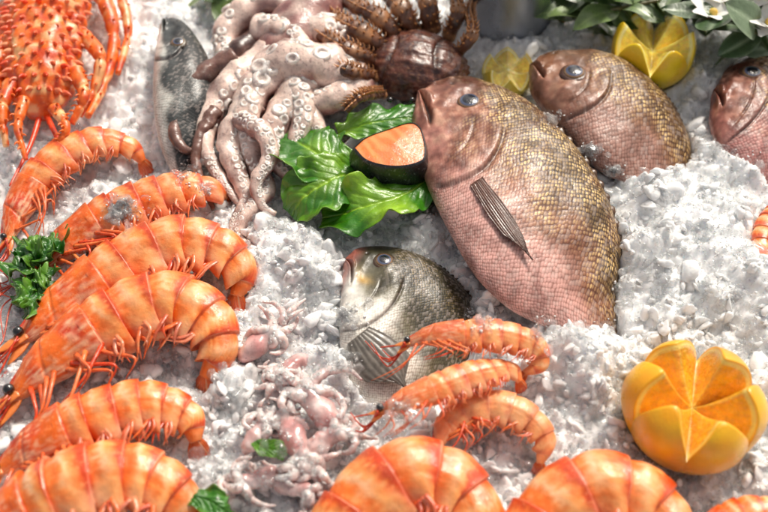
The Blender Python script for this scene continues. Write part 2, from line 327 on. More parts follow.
    if eye:
        ex,ey,er=eye[:3]; p,a,b=at(ex,ey); nrl=nrm(a+b); R_=er*sc
        e1=nrm(np.cross(nrl,T[10])); e2=np.cross(nrl,e1); ax=np.array([e1,e2,nrl])
        ring_c=np.array(eye[3]) if len(eye)>3 else lin(118,80,60)
        e=Geo(); ball(e,p-nrl*R_*.16,(R_*1.25,R_*1.25,R_*.34),lambda d:mix(np.broadcast_to(ring_c*.75,d.shape),lin(60,36,30),ss(.70,.85,np.hypot(d[...,0],d[...,1]))*.8),ax,20,32,noisy=.05)
        eo=obj("eye",e,M_fin,o)
        def ec(d):
            r=np.hypot(d[...,0],d[...,1]); c=mix(np.broadcast_to(lin(12,16,30),d.shape),lin(78,88,114),ss(.52,.62,r)); c=mix(c,lin(140,104,64),ss(.78,.84,r)); return mix(c,lin(35,22,18),ss(.9,.98,r))
        e=Geo(); ball(e,p-nrl*R_*.02,(R_*.95,R_*.95,R_*.38),ec,ax,24,32)
        obj("eyeball",e,M_eye,eo)
    for (rootc,root_w,tip,mid_w,colr,off) in pects:
        e=Geo(); nn_=40; mm=61; v=np.zeros((nn_,mm,3)); cc=np.zeros((nn_,mm,3)); rc=np.array(rootc,float); tp=np.array(tip,float)
        dr=tp-rc; L=np.linalg.norm(dr); dr/=L; pp=np.array([-dr[1],dr[0]])
        for i in range(nn_):
            a=i/(nn_-1); wd=(root_w*(1-a)+mid_w*math.sin(math.pi*min(1,a*.62+.12)))*(1-ss(.72,1.02,a)*.9)
            for j in range(mm):
                b=2*j/(mm-1)-1; aa=a*(1-.10*b*b-.12*(b+1)/2)
                x,y=rc+dr*L*aa+pp*wd*b
                p,an,bn=at(x,y); rayv=math.cos(b*math.pi*8)
                v[i,j]=p+bn*(.0022+off*a*(1-.4*abs(b)))
                cc[i,j]=np.array(colr)*(1+.22*rayv)*(1-.3*a)
        for it in range(12): v[1:-1,1:-1]=(v[:-2,1:-1]+v[2:,1:-1]+v[1:-1,:-2]+v[1:-1,2:])/4
        v=v+(np.cos(np.linspace(-1,1,mm)*math.pi*8)[None,:,None]*.00022)*N_[n//2]
        e.add(v,gridf(nn_,mm,False),np.clip(cc,0,1)); q=obj("pectoral_fin",e,M_fin,o); sm=q.modifiers.new("s",'SOLIDIFY'); sm.thickness=.0008
    if dorsal:
        i0,i1,hh,dc=dorsal; e=Geo(); ii=np.linspace(i0*n,i1*n-1,160).astype(int); v=[];cc=[]
        for a,i in enumerate(ii):
            f=a/159; hgt=hh*sc*(math.sin(math.pi*min(1,f*.9+.08))**.6)*(1+.22*math.sin(a*.8)); dd=nrm(H[i])
            for j in range(5):
                v.append(ring[i,0]-dd*.003+(dd*.85+T[i]*.45)*hgt*j/4+N_[i]*.0012*math.sin(a*.8)); cc.append(np.array(dc)*(1+.4*math.sin(a*.8)))
        e.add(v,gridf(160,5,False),np.clip(cc,0,1)); q=obj("dorsal_fin",e,M_fin,o); sm=q.modifiers.new("s",'SOLIDIFY'); sm.thickness=.0014
    return o,at
def c_bream(S,ct,ring,sg):
    b=nz(ring,22,4)*.7; b2=nz(ring,55,8)*.5; b3=nz(ring,150,9)
    back=lin(84,58,28); midc=lin(152,102,76); bel=lin(224,172,162); head=lin(150,96,76); snout=lin(190,130,116)
    c=mix(np.broadcast_to(midc,ring.shape),back,ss(-.1,.5,ct+b*.6)); c=mix(c,bel,ss(-.1,-.65,ct+b*.5))
    hc=mix(np.broadcast_to(head,ring.shape),lin(86,56,34),ss(.1,.7,ct+b*.6)); hc=mix(hc,snout,np.clip(ss(-.15,-.75,ct+b)+ss(.1,.0,S)*.4,0,1))
    hc=mix(hc,lin(222,174,148),np.clip(b2*1.9+b3*.9-.05,0,.65)); hc=mix(hc,lin(92,42,34),np.clip(-b2*1.8-b3*.7,0,.65))
    c=mix(c,hc,ss(.10,-.08,S-sg))
    c=mix(c,lin(98,46,36),np.clip(-nz(ring,35,41)*1.1-.05,0,.45))
    gold=np.clip(ss(-.45,.3,ct+b),0,1)
    return np.concatenate([np.clip(c,0,1),gold[...,None]],-1)
fish("sea_bream",[(422,88,413,100),(439,81,412,122),(466,78,418,156),(500,88,431,194),(534,107,447,227),(564,135,464,257),(592,172,485,286),(611,210,513,311),(620,248,548,327),(616,288,580,338),(612,320,600,350),(618,345,610,358)],
     (.055,.055,-.02,.0),26,c_bream,M_fish,"large pinkish brown sea bream with golden scales resting on crushed ice","fish",(469,102,12),
     pects=[((476,182),4,(533,268),7.5,lin(92,56,42),.006)],dorsal=(.2,.93,6,lin(72,48,30)),gill=.34,group="sea breams on ice")
def c_br2(S,ct,ring,sg):
    c=c_bream(S,ct,ring,sg); c[...,:3]=mix(c[...,:3],lin(120,80,44),np.full(S.shape,.5))*.85; return c
fish("sea_bream",[(531,62,527,76),(550,55,532,94),(584,53,548,114),(618,60,572,140),(648,80,596,166),(672,106,624,182),(686,134,652,188),(691,158,672,186)],
     (.05,.05,.0,.0),24,c_br2,M_fish,"brown sea bream half sunk in ice beside a cut lemon","fish",(574,72,10.5),dorsal=(.3,.9,5,lin(66,44,30)),gill=.42,seed=2,group="sea breams on ice")
def c_br3(S,ct,ring,sg):
    c=c_bream(S,ct,ring,sg); c[...,:3]*=np.array([.75,.62,.64]); return c
fish("sea_bream",[(716,84,708,104),(728,68,710,126),(752,56,718,146),(784,56,738,166),(815,70,764,186),(840,110,800,205)],
     (.04,.04,.0,.0),24,c_br3,M_fish,"dark reddish sea bream poking out of piled ice","fish",(752,73,9.5),seed=3,group="sea breams on ice")
def c_gilt(S,ct,ring,sg):
    b=nz(ring,25,14)*.7; b2=nz(ring,70,15)
    back=lin(52,48,30); mid_=lin(116,110,86); bel=lin(232,228,218)
    c=mix(np.broadcast_to(mid_,ring.shape),back,ss(-.1,.35,ct+b*.6)); c=mix(c,bel,ss(-.0,-.4,ct+b*.5))
    c=mix(c,lin(32,28,20),np.clip(b2*1.1,0,.6)*(ct>-.2))
    c=mix(c,lin(205,155,40),.85*np.exp(-((S-.17)/.05)**2-((ct+.2-b)/.16)**2)); c=mix(c,lin(20,18,16),.8*np.exp(-((S-.35)/.05)**2-((ct-.45)/.25)**2))
    c=mix(c,lin(160,92,80),.85*ss(.11,.02,S))
    return np.concatenate([np.clip(c,0,1),(.3*ss(0,.5,ct))[...,None]],-1)
fish("gilthead_bream",[(345,254,342,268),(360,248,342,288),(387,247,339,318),(420,256,341,350),(448,273,350,382),(470,298,372,412),(478,335,404,430),(474,372,436,436)],
     (.035,.02,-.03,.0),22,c_gilt,M_fish2,"grey and silver gilthead bream half buried in crushed ice","fish",(384,261,9,lin(110,92,62)),
     pects=[((358,336),5,(404,394),24,lin(112,106,98),.012)],dorsal=(.3,.9,5,lin(50,45,34)),gill=.36,seed=4)
def c_bass(S,ct,ring,sg):
    b=nz(ring,25,24)*.4
    c=mix(np.broadcast_to(lin(66,70,70),ring.shape),lin(22,25,26),ss(-.35,.1,ct+b)); c=mix(c,lin(205,205,198),ss(-.45,-.7,ct+b))
    return np.concatenate([np.clip(c,0,1),(0*ct)[...,None]],-1)
fish("sea_bass",[(172,20,160,24),(184,24,157,43),(198,40,154,70),(210,64,153,95),(214,95,155,122),(208,125,160,145),(200,150,168,165),(194,172,176,180)],
     (.055,.055,.02,.0),20,c_bass,M_fish2,"slim dark grey and silver sea bass lying on ice","fish",(178,42,6.5,lin(150,145,120)),gill=.34,seed=5)

# ---------------- octopus
def octopus(name,arms,mantle,label,cat,mat,dark,light,suck=True,group=None,seed=0,lt=(.5,.9),fat=1.0,purk=1.0):
    g=Geo(); pur=dark*np.array([.42,.34,.40])
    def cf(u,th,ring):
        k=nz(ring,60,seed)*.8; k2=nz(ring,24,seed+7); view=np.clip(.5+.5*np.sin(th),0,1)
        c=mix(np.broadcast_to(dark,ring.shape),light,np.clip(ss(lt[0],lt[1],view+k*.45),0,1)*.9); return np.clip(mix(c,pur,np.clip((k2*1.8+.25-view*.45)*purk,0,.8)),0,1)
    sg=Geo()
    for a in arms:
        W=[P(x,y,h) for x,y,h,r in a]; rr=[r*fat*SC(x,y,h) for x,y,h,r in a]
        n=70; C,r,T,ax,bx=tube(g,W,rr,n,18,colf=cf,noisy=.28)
        if suck:
            q=spl(np.concatenate([np.array(W),np.array(rr)[:,None]],1),600); Cq=q[:,:3]; rq=q[:,3]; Tq=nrm(np.gradient(Cq,axis=0))
            arc=0; nxt=0; row=0; L=np.linalg.norm(np.diff(Cq,axis=0),axis=1)
            for i in range(12,590):
                arc+=L[i]
                if arc<nxt: continue
                sz=rng.uniform(.65,1.25); nxt=arc+max(rq[i]*.38*sz,.0016); row^=1
                vd=nrm(Z*.8+nrm(CAM-Cq[i])*.6); sd=nrm(np.cross(Tq[i],vd)); vd=np.cross(sd,Tq[i])
                ang=(.38 if row else -.38)+(.4 if int(a[0][0])%2 else -.4)+.5*math.sin(i*.008+a[0][1])+rng.uniform(-.15,.15)
                dn=math.cos(ang)*vd+math.sin(ang)*sd; rs=rq[i]*.33*sz
                p=Cq[i]+dn*rq[i]*.95; e1=nrm(Tq[i]+rng.normal(size=3)*.2); e2=np.cross(dn,e1)*rng.uniform(.75,1.15)
                prof=[(1.35,-.5),(1.22,.0),(1.0,.24),(.74,.28),(.46,.12),(.2,.08)]
                v=[];cc=[]; mm=12
                for kk,(pr,pz) in enumerate(prof):
                    for j in range(mm):
                        t=2*math.pi*j/mm; v.append(p+(e1*math.cos(t)+e2*math.sin(t))*pr*rs+dn*pz*rs)
                        cc.append(mix(light,lin(253,242,234),.85 if kk in(1,2,3) else .3).ravel()*(1 if kk<4 else .66))
                sg.add(v,capped(len(prof),mm),np.array(cc))
    if mantle:
        W=[P(x,y,h) for x,y,h,r in mantle]; tube(g,W,[r*SC(x,y,h) for x,y,h,r in mantle],60,36,colf=lambda u,th,ring:np.clip(mix(mix(np.broadcast_to(dark,ring.shape),light,np.clip(.35+nz(ring,40,2)*1.3,0,1)),pur,np.clip(nz(ring,55,8)*1.5*purk,0,.7)),0,1),noisy=.22)
    o=obj(name,g,mat,label=label,cat=cat,group=group)
    if sg.n: obj("suckers",sg,mat,o)["kind"]="stuff"
    return o
OD=lin(158,106,98); OL=lin(242,216,202)
octopus("octopus",[
 [(305,25,.05,17),(278,8,.06,16),(245,14,.06,15),(226,38,.05,13),(232,64,.045,11),(250,74,.05,8),(258,62,.055,4)],
 [(345,78,.055,22),(312,66,.075,23),(278,68,.07,20),(254,92,.06,16),(246,126,.05,13),(254,160,.035,10),(266,190,.03,8),(247,214,.03,6.5),(238,236,.02,5),(258,252,.02,3)],
 [(310,80,.06,18),(285,108,.055,15),(272,140,.045,12),(284,168,.035,9),(302,180,.03,5.5),(318,170,.03,2.5)],
 [(268,60,.05,18),(230,86,.055,16),(209,115,.045,12),(204,145,.04,9),(216,172,.03,6.5),(232,195,.025,4),(240,206,.02,2)],
 [(335,62,.065,19),(358,82,.055,15),(336,99,.06,13),(312,106,.055,11),(318,130,.045,8),(338,140,.04,5),(352,132,.04,2.5)],
 [(250,104,.055,14),(229,138,.045,11),(236,172,.035,9),(246,200,.025,7),(234,226,.02,5),(246,250,.02,3.5)],
 [(300,30,.06,20),(338,38,.065,17),(362,58,.05,12),(372,85,.04,8),(366,100,.03,5)],
 [(290,55,.06,18),(298,88,.065,14),(304,118,.055,11),(296,146,.045,7),(306,160,.03,4)],
 [(240,120,.06,10),(262,132,.07,9),(270,158,.06,7.5),(256,182,.05,6),(262,206,.035,4),(276,214,.03,2)],
 [(262,30,.06,14),(282,30,.075,12),(300,44,.075,10),(292,58,.08,7),(276,52,.08,4)]],
 [(345,5,.04,14),(330,8,.05,24),(305,25,.06,30),(280,52,.05,26),(262,66,.04,14)],
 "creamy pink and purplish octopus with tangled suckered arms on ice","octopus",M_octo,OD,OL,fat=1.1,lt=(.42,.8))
octopus("octopus",[
 [(235,58,.07,12),(205,74,.065,10),(184,98,.06,8.5),(174,126,.055,7),(182,148,.05,5),(199,153,.04,3)],
 [(215,110,.055,8),(200,138,.05,6.5),(196,165,.04,5),(205,190,.03,4),(214,210,.02,2.5)]],
 [(262,40,.04,12),(245,48,.05,14),(228,62,.05,10)],"small dark brown octopus with thin dangling arms on ice","octopus",M_octo,lin(72,46,40),lin(122,86,74),suck=False)
SD=lin(208,152,148); SL=lin(244,222,216)
def squid(cx,cy,h,ang,size,seed,label):
    rs=np.random.default_rng(seed); arms=[]
    dx,dy=math.cos(ang),math.sin(ang)
    for k in range(8):
        a=ang+ (k-3.5)*.42+rs.uniform(-.3,.3); L=size*rs.uniform(1.0,2.1); b=a; x,y=cx+dx*size*.25,cy+dy*size*.2; pts=[(x,y,h,size*.22)]
        cur=rs.uniform(-1.1,1.1)
        for j in range(1,6):
            b+=cur*.75; cur*=1.2; x+=math.cos(b)*L/5; y+=math.sin(b)*L/5*.8; pts.append((x,y,max(.026,h*(1+.15*math.sin(j*1.7+k))-.001*j),size*.22*(1-j/6)))
        arms.append(pts)
    man=[(cx-dx*size*1.2,cy-dy*size*1.1,h-.016,size*.14),(cx-dx*size*.9,cy-dy*size*.8,h-.008,size*.32),(cx-dx*size*.45,cy-dy*size*.4,h-.005,size*.38),(cx-dx*size*.1,cy-dy*size*.1,h-.003,size*.30),(cx+dx*size*.3,cy+dy*size*.25,h,size*.30),(cx+dx*size*.5,cy+dy*size*.4,h,size*.1)]
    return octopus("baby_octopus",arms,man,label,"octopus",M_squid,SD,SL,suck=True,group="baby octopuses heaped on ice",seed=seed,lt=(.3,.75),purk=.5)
squid(268,338,.040,-.7,30,1,"pinkish grey baby octopus with curled arms on ice")
squid(312,400,.046,-2.2,36,2,"translucent pink baby octopus heaped on ice")
squid(300,452,.044,1.2,36,3,"translucent pink baby octopus heaped on ice")
squid(250,482,.040,2.8,28,4,"small mottled baby octopus half covered by ice")
squid(332,436,.042,-.6,28,5,"pinkish grey baby octopus beside a gilthead bream")
squid(262,428,.038,-1.0,26,9,"small translucent baby octopus spread over ice")
squid(282,376,.040,2.4,26,12,"small pale pink baby octopus in a wet heap")
squid(302,490,.040,.3,26,14,"pale pink baby octopus at the edge of a prawn")

# ---------------- crab
def bandc(u,th,ring): return np.clip(mix(mix(np.broadcast_to(lin(98,56,34),ring.shape),lin(186,132,88),ss(.1,.6,np.sin(u*30+1))*.65+.3*np.clip(nz(ring,90,6),0,1)),lin(50,26,18),np.clip(nz(ring,70,3)*1.3,0,.8)),0,1)
g=Geo(); p=P(415,66,.045); s=SC(415,68,.045); n=100;m=180; ph=np.linspace(.02,np.pi-.02,n)[:,None]; th=np.linspace(0,2*np.pi,m,endpoint=False)[None]
d=np.stack([np.sin(ph)*np.cos(th),np.sin(ph)*np.sin(th),np.cos(ph)+0*th],-1)
k=1+.04*nz(d,3,3)+.02*nz(d,9,5); k=k+.06*np.abs(((th*15/np.pi)%1)*2-1)*np.exp(-(d[...,2]/.2)**2)
hump=.06*np.exp(-(d[...,0]/.22)**2)-.07*np.exp(-((np.abs(d[...,0])-.40-.2*d[...,1]**2)/.05)**2)+.02*np.maximum(0,np.sin(d[...,1]*22))
c=mix(np.broadcast_to(lin(70,36,30),d.shape),lin(122,68,50),np.clip(ss(-.2,.3,nz(d,5,1))*.6,0,1)); c=mix(c,lin(34,16,14),np.clip(-hump*10,0,.7)); c=mix(c,lin(160,112,80),np.clip(nz(d,26,9)*1.3-.25,0,.55))
rz=-.2; ax=np.array([[math.cos(rz),math.sin(rz),0],[-math.sin(rz),math.cos(rz),0],[0,0,1]])
g.add(p+(d*np.array([52*s,42*s,28*s])*(k+hump*np.clip(d[...,2],0,1))[...,None])@ax,capped(n,m),c)
crab=obj("brown_crab",g,M_crab,label="dark purplish brown crab with striped ridged brown legs",cat="crab")
L_=[([(402,40),(380,18),(354,4),(330,-22)],.015),([(416,34),(402,10),(386,-10),(372,-34)],.015),([(432,32),(428,6),(416,-14),(404,-36)],.014),
    ([(388,50),(362,32),(334,18),(312,-6)],.015),([(378,62),(350,50),(322,34),(302,14)],.013),([(374,76),(346,70),(322,56),(304,38)],.011),([(382,94),(358,98),(345,110)],.008),([(448,38),(458,12),(450,-12),(444,-34)],.011),([(456,56),(472,36),(470,12),(478,-8)],.009)]
for pts,r0 in L_:
    g=Geo(); k=len(pts)
    Cc,rr,Tt,aa,bb=tube(g,[P(x,y,[.05,.085,.075,.05][min(i,3)]) for i,(x,y) in enumerate(pts)],[r0,r0*.95,r0*.8,r0*.4][:k],90,18,noisy=.10,colf=bandc,flat=.75,
        radf=lambda u:1-.40*np.exp(-((u-.36)/.022)**2)-.40*np.exp(-((u-.68)/.022)**2)+.06*np.sin(u*60))
    for i in range(5,86,4):
        for w_ in (-.6,0,.6):
            dn=nrm(bb[i]+aa[i]*w_*1.4); b=Cc[i]+dn*rr[i]*.82; tube(g,[b,b+dn*.003,b+dn*.006+Tt[i]*.004],[.0018,.0012,.0002],5,5,lin(190,130,80))
    obj("leg",g,M_crab,crab)
for dx in (-10,12):
    g=Geo(); ball(g,P(400+dx,100,.06),.004,np.array([.01,.01,.01])); obj("eye",g,M_eye,crab)

# ---------------- spiny lobster
def cfl(u,th,ring):
    k=nz(ring,60,31)+.3*nz(ring,130,32); c=mix(np.broadcast_to(ORA,ring.shape),lin(250,200,140),np.clip(ss(.16,.30,k)*.75,0,1)); return mix(c,RED,np.clip(ss(-.1,-.4,k)*.8,0,1))
g=Geo(); n=140;m=64
q=spl(np.array([[*P(54,-80,.05),.054],[*P(50,-35,.06),.056],[*P(46,18,.06),.056],[*P(42,62,.055),.050],[*P(40,98,.045),.036],[*P(38,120,.03),.010]]),n); C=q[:,:3]; r=q[:,3]; T=nrm(np.gradient(C,axis=0)); a_=nrm(np.cross(np.tile(Z,(n,1)),T)); b_=np.cross(T,a_)
th=np.linspace(0,2*np.pi,m,endpoint=False); u=np.linspace(0,1,n)[:,None]
kk=1+.12*((u*9)%1)*(u<.5)+.05*np.sin(th*7)[None]*(u>.5)-.14*np.exp(-((u-.62-.05*np.cos(th)[None]**2)/.012)**2)
ring=C[:,None]+(r[:,None]*kk)[...,None]*(np.cos(th)[None,:,None]*a_[:,None]+.7*np.sin(th)[None,:,None]*b_[:,None]); ring+=(ring-C[:,None])*(nz(ring,60,3)*.12)[...,None]
g.add(ring,capped(n,m),cfl(u+0*th[None],th,ring).reshape(-1,3))
for i in range(0,130,5):
    for w_ in range(9):
        an=.25+w_*.33+(.16 if (i//5)%2 else 0); k=min(i+4,135)
        dn=math.cos(an)*a_[k]+.7*math.sin(an)*b_[k]; b=C[k]+dn*r[k]*.96
        hh=rng.uniform(.7,1.2); tube(g,[b-dn*.002,b+dn*.005*hh+T[k]*.001,b+dn*.012*hh+T[k]*.007*hh],[.0044,.0028,.0003],6,7,mix(RED*1.4,lin(253,205,150),rng.uniform(0,.5)).ravel())
lob=obj("spiny_lobster",g,M_prawn,label="orange spiny lobster with cream speckles and broad jointed legs",cat="lobster")
for j,(pts,r0) in enumerate([([(92,-14),(106,4),(114,42),(104,84),(88,116)],.013),([(84,36),(100,58),(94,90),(80,116)],.011),([(4,40),(-4,70),(0,100),(10,120)],.013),([(76,72),(84,96),(72,124)],.011),([(12,84),(2,110),(6,146)],.011),([(96,-40),(116,-14),(128,30),(118,74)],.011),([(54,108),(66,128),(54,150)],.008),([(24,100),(18,128),(26,160)],.008)]):
    g=Geo(); k=len(pts); W=[P(x,y,.05+.015*math.sin(1+i*1.2)) for i,(x,y) in enumerate(pts)]
    Cc,rr,Tt,aa,bb=tube(g,W,np.linspace(r0,r0*.35,k),60,14,colf=cfl,noisy=.14,radf=lambda u:1-.3*np.exp(-((u-.4)/.03)**2)-.3*np.exp(-((u-.72)/.03)**2))
    for i in range(4,54,5):
        dn=nrm(bb[i]*rng.uniform(.3,1)+aa[i]*rng.uniform(-1,1)); b=Cc[i]+dn*rr[i]*.9; tube(g,[b,b+dn*.003,b+dn*.006+Tt[i]*.004],[.002,.0014,.0002],5,5,ORA)
    obj("leg",g,M_prawn,lob)
for pts in ([(40,116),(30,146),(10,186)],[(46,114),(60,146),(64,172)]):
    g=Geo(); tube(g,[P(x,y,.035) for x,y in pts],[.004,.003,.0015],26,8,RED*1.4); obj("antenna",g,M_leg,lob)

# ---------------- leaves
def leaf(spine,wid,label,name="salad_leaf",cat="salad leaf",dark=lin(50,112,12),lightc=lin(146,188,44),ruf=.009,mat=None,parent=None,seed=0,cup=.12,curly=0,into=None):
    n=70;m=61; q=spl(np.array([[*P(x,y,h),w*SC(x,y,h)] for (x,y,h),w in zip(spine,wid)]),n); C=q[:,:3]; w=q[:,3]
    T=nrm(np.gradient(C,axis=0)); s=nrm(np.cross(T,np.tile(Z,(n,1)))); nn=np.cross(s,T); vs=np.linspace(-1,1,m)
    u=np.linspace(0,1,n); edge=1+.07*np.sin(u*23+seed)+.05*np.sin(u*41+seed*2)+curly*.3*np.abs(np.sin(u*17+seed))
    base=C[:,None]+((w*edge)[:,None]*vs[None])[...,None]*s[:,None]
    k=nz(base,24+40*curly,seed); k2=nz(base,75+60*curly,seed+3)
    av=np.abs(vs)[None]
    ve=((u[:,None]*8-av*2.6)%1); rid=np.exp(-((ve-.5)/.12)**2)*(av<.9)
    v=base+nn[:,None]*(k*ruf*2.0*(av**1.3+.2)+k2*ruf*(.8+curly)*av**2-.0012*rid-.002*np.exp(-(vs[None]/.05)**2)+.0015*k2 + (av**2)*w[:,None]*cup)[...,None]
    vein=np.exp(-(vs[None]/.045)**2)*1.1+.4*np.exp(-((ve-.5)/.05)**2)*(av<.85)
    c=mix(np.broadcast_to(dark,v.shape),lightc,np.clip(vein*.8*(1-curly)+k*1.0+.12*av+.1,0,1))
    g=into or Geo(); g.add(v,gridf(n,m,False),np.clip(c,0,1))
    if into is not None: return
    o=obj(name,g,mat or M_leaf,parent,label=None if parent else label,cat=None if parent else cat); 
    sm=o.modifiers.new("s",'SOLIDIFY'); sm.thickness=.001; return o
leaf([(352,172,.045),(325,158,.06),(298,140,.06),(280,124,.045)],[20,34,33,10],"curly green salad leaf tucked under octopus arms",seed=1)
leaf([(362,168,.05),(330,180,.06),(302,198,.05),(290,216,.03)],[16,34,32,12],"bright green salad leaf with ruffled edge on ice",seed=2)
leaf([(440,168,.04),(400,196,.055),(358,208,.055),(322,218,.035)],[14,28,30,14],"glossy green salad leaf beneath a salmon steak",seed=3)
leaf([(338,134,.05),(372,122,.06),(408,116,.06),(432,124,.045)],[12,20,20,8],"green salad leaf behind a salmon steak",seed=4)
g=Geo()
for i,(sx,sy,ex,ey) in enumerate([(40,262,60,228),(38,266,22,236),(36,272,8,262),(36,278,40,318),(38,272,12,300),(40,262,44,236),(34,280,24,320),(40,270,54,284)]):
    leaf([(sx,sy,.03),((sx*2+ex)/3,(sy*2+ey)/3,.045),((sx+ex*2)/3,(sy+ey*2)/3,.045),(ex,ey,.03)],[3,9,12,5],"",ruf=.008,seed=20+i,curly=1,into=g,dark=lin(34,90,16),lightc=lin(110,160,48))
o=obj("parsley_sprig",g,M_leaf,label="curly green parsley sprig between prawns on ice",cat="parsley"); sm=o.modifiers.new("s",'SOLIDIFY'); sm.thickness=.0008
leaf([(255,440,.06),(264,447,.065),(278,450,.065),(284,458,.05)],[5,9,8,3],"small torn piece of green salad leaf",seed=6,ruf=.004)
leaf([(185,496,.06),(205,498,.06),(225,510,.055),(240,520,.03)],[6,13,13,5],"small green salad leaf beside a prawn",seed=7,ruf=.005,curly=.5)

# ---------------- salmon steak
st=empty("salmon_steak",P(390,165,.02),"thick salmon steak with black skin and bright orange flesh on leaves","fish steak")
out=[(354,148),(366,138),(390,129),(412,123),(421,130),(424,158),(410,165),(388,166),(366,160)]
q=spl(np.array([[*P(x,y,.08)] for x,y in out+[out[0]]]),61)[:-1]; cen=q.mean(0)
g=Geo(); rings=[];cols=[]
for k,f in enumerate(np.linspace(.995,.03,30)):
    rg_=cen+(q-cen)*f+Z*.004*(1-f); wob=nz(rg_,60,5)*.5+nz(rg_,25,6)
    rings.append(rg_); cols.append(mix(np.tile(lin(238,112,28),(60,1)),lin(250,186,110),np.clip(.12+.25*np.sin((rg_[:,0]*1.0+rg_[:,1]*.5)*420+wob*5)+wob*.3,0,.5)))
g.add(np.array(rings),capped(30,60),np.array(cols)); obj("flesh",g,M_flesh,st)
g=Geo(); rings=[];cols=[]
for k,(f,z) in enumerate([(.985,.001),(1.02,.0005),(1.05,-.003),(1.12,-.012),(1.13,-.025),(1.05,-.04),(.7,-.05)]):
    rr=cen+(q-cen)*f+Z*z; rings.append(rr); cols.append(np.tile(lin(22,22,26)*(1.0 if k>1 else 2.0),(60,1)))
g.add(np.array(rings),gridf(7,60)+[tuple(6*60+j for j in range(60))],np.array(cols)); obj("skin",g,M_skin,st)

# ---------------- citrus (zigzag cut halves, flesh cut radially)
def citrus_crown(name,cat,cx,cy,h,rp,npk,label,tilt,cp,ci,cw,lo=1.75,amp=.75,mid=.18,sh=1.0,rnd=1.0,rind=.93,rz=0.,puff=.0,dip=.16,flare=0.):
    s=SC(cx,cy,h); r=rp*s; c=P(cx,cy,h); o=empty(name,c-Z*r*.8,label,cat)
    ax=np.array([[1,0,0],[0,math.cos(tilt),math.sin(tilt)],[0,-math.sin(tilt),math.cos(tilt)]])
    m=npk*36; th=np.linspace(0,2*np.pi,m,endpoint=False)+rz; zz=1-np.abs((((th-rz)*npk/(2*np.pi))%1)*2-1); zig=zz if rnd==1 else np.sin(zz*np.pi/2)**rnd
    irr=1+.10*np.sin(th*2+1)+.06*np.sin(th*3)
    top=lo-amp*zig*irr
    def pt(ph,k=1.0): 
        lobe=1+puff*(zig-.5)*ss(2.2,1.2,ph)+flare*ss(1.6,.7,ph)
        return np.stack([np.cos(th)*np.sin(ph)*k*lobe,np.sin(th)*np.sin(ph)*k*lobe,sh*np.cos(ph)*k*np.ones(m)],-1)*r
    g=Geo(); rows=[];cols=[]
    for f in np.linspace(.02,1,40): ph=np.pi-(np.pi-top)*f; rows.append(c+pt(ph)@ax); cols.append(mix(np.broadcast_to(cp,(m,3)),cp*np.array([1,.75,.5]),np.clip(.25+nz(rows[-1],50,4),0,.6)))
    edge=pt(top); rows.append(c+(edge*.985)@ax); cols.append(np.broadcast_to(cp,(m,3)))
    for q_ in (1,0):
        rows.append(c+(edge*(rind+.02*q_))@ax); cols.append(np.broadcast_to(cw,(m,3)))
    g.add(np.array(rows),gridf(len(rows),m)+[tuple(range(m))[::-1]],np.array(cols)); obj("peel",g,M_citrus,o)
    g=Geo(); rows=[];cols=[]; cc0=np.array([0,0,mid*r])
    for k,f in enumerate(np.linspace(1,.01,44)):
        p=edge*rind*f+cc0*(1-f)-np.array([0,0,1])*r*dip*math.sin(math.pi*f)*(.4+zig[:,None]); 
        rows.append(c+p@ax); fib=nz(np.stack([np.cos(th)*7,np.sin(th)*7,np.full(m,f*1.5)],-1),3,5)
        valley=ss(.10,.0,zz)*(f>.1); peak=ss(.93,1.0,zz)*.5
        colr=mix(np.broadcast_to(ci,(m,3)),ci*np.array([1,.72,.35]),np.clip(.35+fib*1.4,0,1)); colr=mix(colr,cw,np.clip(.5*valley+peak+(.8 if f>.955 else 0)+(.5 if f<.08 else 0)+np.clip(fib*.5,0,.2),0,1)); cols.append(colr)
    g.add(np.array(rows),gridf(44,m)+[tuple(43*m+j for j in range(m))],np.array(cols)); obj("pulp",g,M_pulp,o)
citrus_crown("cut_lemon","lemon",653,50,.05,41,6,"bright yellow lemon cut into a wide chunky zigzag crown",-.10,np.array([.96,.68,.012]),np.array([.96,.80,.14]),lin(255,244,170),lo=1.70,amp=.82,mid=-.05,sh=.95,rz=.3,rind=.90,dip=.04,flare=.10,rnd=.9)
citrus_crown("cut_lemon","lemon",508,72,.03,26,6,"pale lemon half sunk into crushed ice",.1,lin(245,220,80),lin(248,232,130),lin(254,246,200),rind=.9)
citrus_crown("carved_orange","orange",692,409,.052,67,6,"golden yellow orange cut into thick rounded petals",-.08,np.array([.96,.49,.010]),np.array([.96,.50,.022]),np.array([.98,.74,.20]),lo=1.62,amp=1.02,mid=.02,sh=.86,rnd=.72,rz=.25,rind=.93,dip=.05,flare=.08,puff=.16)

